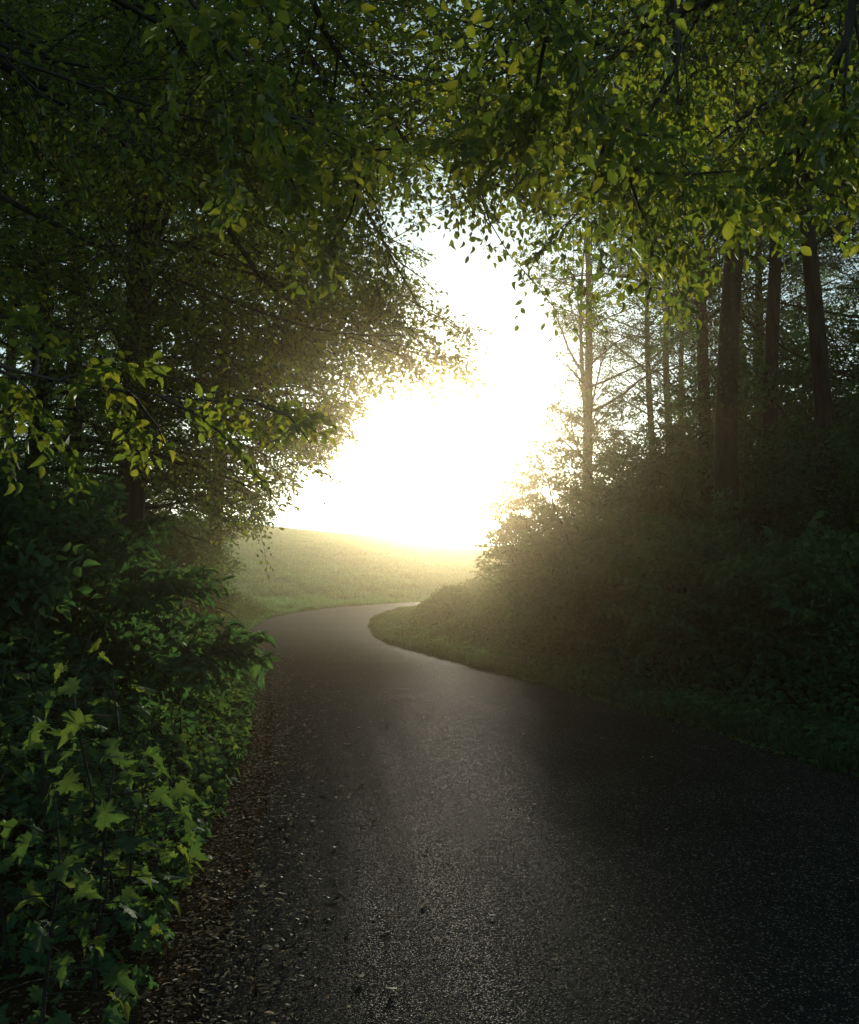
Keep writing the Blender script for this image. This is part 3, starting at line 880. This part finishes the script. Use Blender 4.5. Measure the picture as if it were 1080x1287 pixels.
mb = veg_layer(90000, 5.5, 38, 4.5, 1, hr, .08, OVALS, 203, ypow=1.05, dmin=.10)
tag(link('undergrowth', mb.data('undergrowth', [M['shrub_leaf']])), 'dark ground plants behind the grassy verge on the right', 'undergrowth', kind='stuff')

mb = veg_layer(26000, 5.5, 34, 1.1, 1, lambda d, y: .03 + .07 * sstep(0, .6, d), .042, OVALS, 204, ypow=1.2, dmin=-.04, tilt=.5)
tag(link('ground_cover', mb.data('ground_cover', [M['seedling']])), 'small leafy weeds mixed with the grass along the right road edge', 'ground cover', kind='stuff')
def grass(n, xf, y0, y1, h, seed, ypow=1.0, wide=1.0, creep=False):
    g = np.random.default_rng(seed)
    y = y0 + (y1 - y0) * g.random(n) ** ypow
    x = xf(y, g)
    ok = ~in_poly(x, y, ROADPOLY) | creep
    x, y = x[ok], y[ok]; m = len(x)
    pos = np.column_stack([x, y, terr(x, y) - .01 + .03 * creep])
    d = np.column_stack([g.normal(0, .35, m), g.normal(0, .35, m), np.ones(m)])
    az = g.uniform(0, 2 * math.pi, m)
    nor = np.column_stack([np.cos(az), np.sin(az), np.zeros(m)])
    mb = MB()
    tv, tf = BLADE
    put_leaves(mb, pos, d, nor, h * g.uniform(.4, 1.2, m) * (1 + .4 * wob(x, y, 1.7)), (tv * np.array([wide, 1, 1]), tf))
    return mb
mb = grass(42000, lambda y, g: edge_r(y) + .05 - .16 * np.clip(wob(0 * y, y, 4.1) + wob(0 * y + 3, y, 11) * .7, -.2, 1.4) + 1.3 * g.random(len(y)) ** 1.2, 5, 36, .12, 301, 1.1, 2.6, True)
tag(link('grass', mb.data('grass', [M['verge']])), 'short rough grass on the right verge', 'grass', kind='stuff')
mb = grass(26000, lambda y, g: edge_l(y) - .05 - 1.3 * g.random(len(y)) ** 1.2, 11, 40, .13, 302, .8, 2.2)
tag(link('grass', mb.data('grass', [M['grass']])), 'short grass on the left verge near the bend', 'grass', kind='stuff')
mb = grass(200000, lambda y, g: g.uniform(-.36, .14, len(y)) * y, 35, 105, .15, 303, 1.7, 5.0)
tag(link('grass', mb.data('grass', [M['grass']])), 'pale green meadow grass on the slope beyond the bend', 'grass', kind='stuff')

# leaf litter on the left edge of the road
def litter(n, seed, y0, y1, w0, w1, size):
    g = np.random.default_rng(seed)
    y = y0 + (y1 - y0) * g.random(n) ** 1.3
    d = w0 + np.where(g.random(n) < .5, np.abs(g.normal(0, w1 * 1.5, n)), -g.exponential(w1 * .6, n))
    x = edge_l(y) - d
    z = np.maximum(terr(x, y) + .006, np.where(in_poly(x, y, ROADPOLY), road_z(y) + .030, -9)) + g.uniform(0, .018, n)
    pos = np.column_stack([x, y, z])
    az = g.uniform(0, 2 * math.pi, n)
    d_ = np.column_stack([np.cos(az), np.sin(az), g.normal(0, .10, n)])
    nor = np.column_stack([g.normal(0, .16, n), g.normal(0, .16, n), np.ones(n)])
    mb = MB(); tv, tf = OVAL
    put_leaves(mb, pos, d_, nor, size * np.clip(np.exp(g.normal(-.2, .5, n)), .3, 3), variants((tv, tf), [(1, .8, .05, 0), (.6, 1.5, .1, .2), (1.1, -1, 0, -.2), (.3, 1, .05, .1)]))
    return mb
g = np.random.default_rng(410)
n_ = 260
y_ = 2.2 + 22 * g.random(n_) ** 1.2; t_ = g.random(n_)
x_ = edge_l(y_) * (1 - t_) + edge_r(y_) * t_
az = g.uniform(0, 6.28, n_)
mb = MB()
put_leaves(mb, np.column_stack([x_, y_, road_z(y_) + .050 - .03 * (2 * t_ - 1) ** 2]), np.column_stack([np.cos(az), np.sin(az), np.zeros(n_)]),
           np.column_stack([g.normal(0, .08, n_), g.normal(0, .08, n_), np.ones(n_)]), .022 * g.uniform(.4, 1.6, n_), variants(OVAL, [(1, .4, 0, 0), (.8, .8, 0, .12), (1.1, -.4, 0, -.15)]))
tag(link('fallen_leaves', mb.data('fallen_leaves', [M['litter']])), 'single dead leaves scattered over the asphalt', 'fallen leaves', kind='stuff')
mb = litter(56000, 401, 1.8, 24, .18, .34, .018)
tag(link('leaf_litter', mb.data('leaf_litter', [M['litter']])), 'brown fallen leaves gathered along the left edge of the asphalt', 'leaf litter', kind='stuff')

# maple saplings standing in the undergrowth on the left
def sapling(px, py, D, label, seed, n=26, leaf=.13, spread=.35):
    n = int(n * 1.1); leaf *= .66
    """top of the sapling is seen at px,py, D metres ahead"""
    g = np.random.default_rng(seed)
    top = pix(px, py, D)
    o = on_ground(top[0], top[1])
    h = top[2] - o[2]
    t = thing('maple_sapling', tuple(o), label, 'sapling', 'maple saplings in the left undergrowth')
    sb, fb = MB(), MB()
    st = curve_pts(np.zeros(3), np.array([g.normal(0, .1), g.normal(0, .1), 1]), h, 0, g, 7, .06)
    st[-1] = np.array([0, 0, h]) * .5 + st[-1] * .5
    tube(sb, st, .008 * np.linspace(1, .35, 7), 6)
    for k in range(n):
        tt = .30 + .70 * k / n
        q, _ = at(st, min(.999, tt))
        az = k * 1.9 + g.normal(0, .3)
        d = np.array([math.cos(az), math.sin(az), .35])
        ln = spread * (1.15 - tt * .75) * g.uniform(.6, 1.2)
        pt = curve_pts(q, d, ln, -.3, g, 4, .05)
        tube(fb, pt, np.array([.0028, .0024, .002, .0016]), 4, 1)
        put_leaves(fb, pt[-1:], np.array([[d[0], d[1], -.35 + g.normal(0, .15)]]), np.array([[d[0] * .35 + g.normal(0, .5), d[1] * .3 + g.normal(0, .5) - .5, .7]]), np.array([leaf * g.uniform(.45, 1.25)]), MAPLES[g.integers(6)])
    link('stem', sb.data('stem', [M['bark']], True), t)
    link('foliage', fb.data('foliage', [M['maple'], M['bark']]), t)
for a_ in [
 (70, 770, 4.4, 'upright maple sapling with small bright top leaves near the left edge of the picture', 501, 20, .10, .28),
 (150, 790, 3.9, 'tallest yellow green maple sapling catching the sun on the left', 502, 24, .11, .30),
 (20, 830, 3.6, 'maple sapling at the left edge just under the upright bright one', 503, 22, .12, .32),
 (125, 850, 3.4, 'maple sapling with broad sunlit leaves below the tallest one', 504, 24, .14, .34),
 (55, 985, 2.9, 'low maple sapling with a long pale leaf beside the left edge of the picture', 505, 20, .14, .30),
 (165, 925, 4.2, 'small maple sapling leaning to the road above the leaf litter', 506, 20, .12, .28),
 (190, 1000, 4.3, 'lowest maple sapling above the leaf litter, with drooping leaves', 507, 20, .13, .28),
 (120, 1060, 3.5, 'small maple sapling nearest the camera at lower left', 508, 16, .12, .25),
 (215, 900, 5.4, 'maple sapling in the middle of the left bank', 509, 20, .13, .3),
 (230, 830, 7.0, 'maple sapling halfway along the left bank towards the bend', 510, 24, .13, .34),
]:
    sapling(*a_)

# ------------------------------------------------------------------ haze
def haze_box(x0, x1, y0, y1, z0, z1):
    v = [(x, y, z) for z in (z0, z1) for y in (y0, y1) for x in (x0, x1)]
    f = [(0, 2, 3, 1), (4, 5, 7, 6), (0, 1, 5, 4), (2, 6, 7, 3), (0, 4, 6, 2), (1, 3, 7, 5)]
    mb = MB(); mb.add(v, f)
    m, N, L = mat('haze')
    p = N.new('ShaderNodeVolumePrincipled')
    p.inputs['Color'].default_value = (1.0, .81, .49, 1)
    p.inputs['Density'].default_value = HAZE_D
    p.inputs['Anisotropy'].default_value = HAZE_G
    o = N.new('ShaderNodeOutputMaterial'); L.new(p.outputs[0], o.inputs['Volume'])
    tag(link('haze', mb.data('haze', [m])), kind='stuff')
haze_box(-205, 205, -65, 265, -13.5, 20.5)
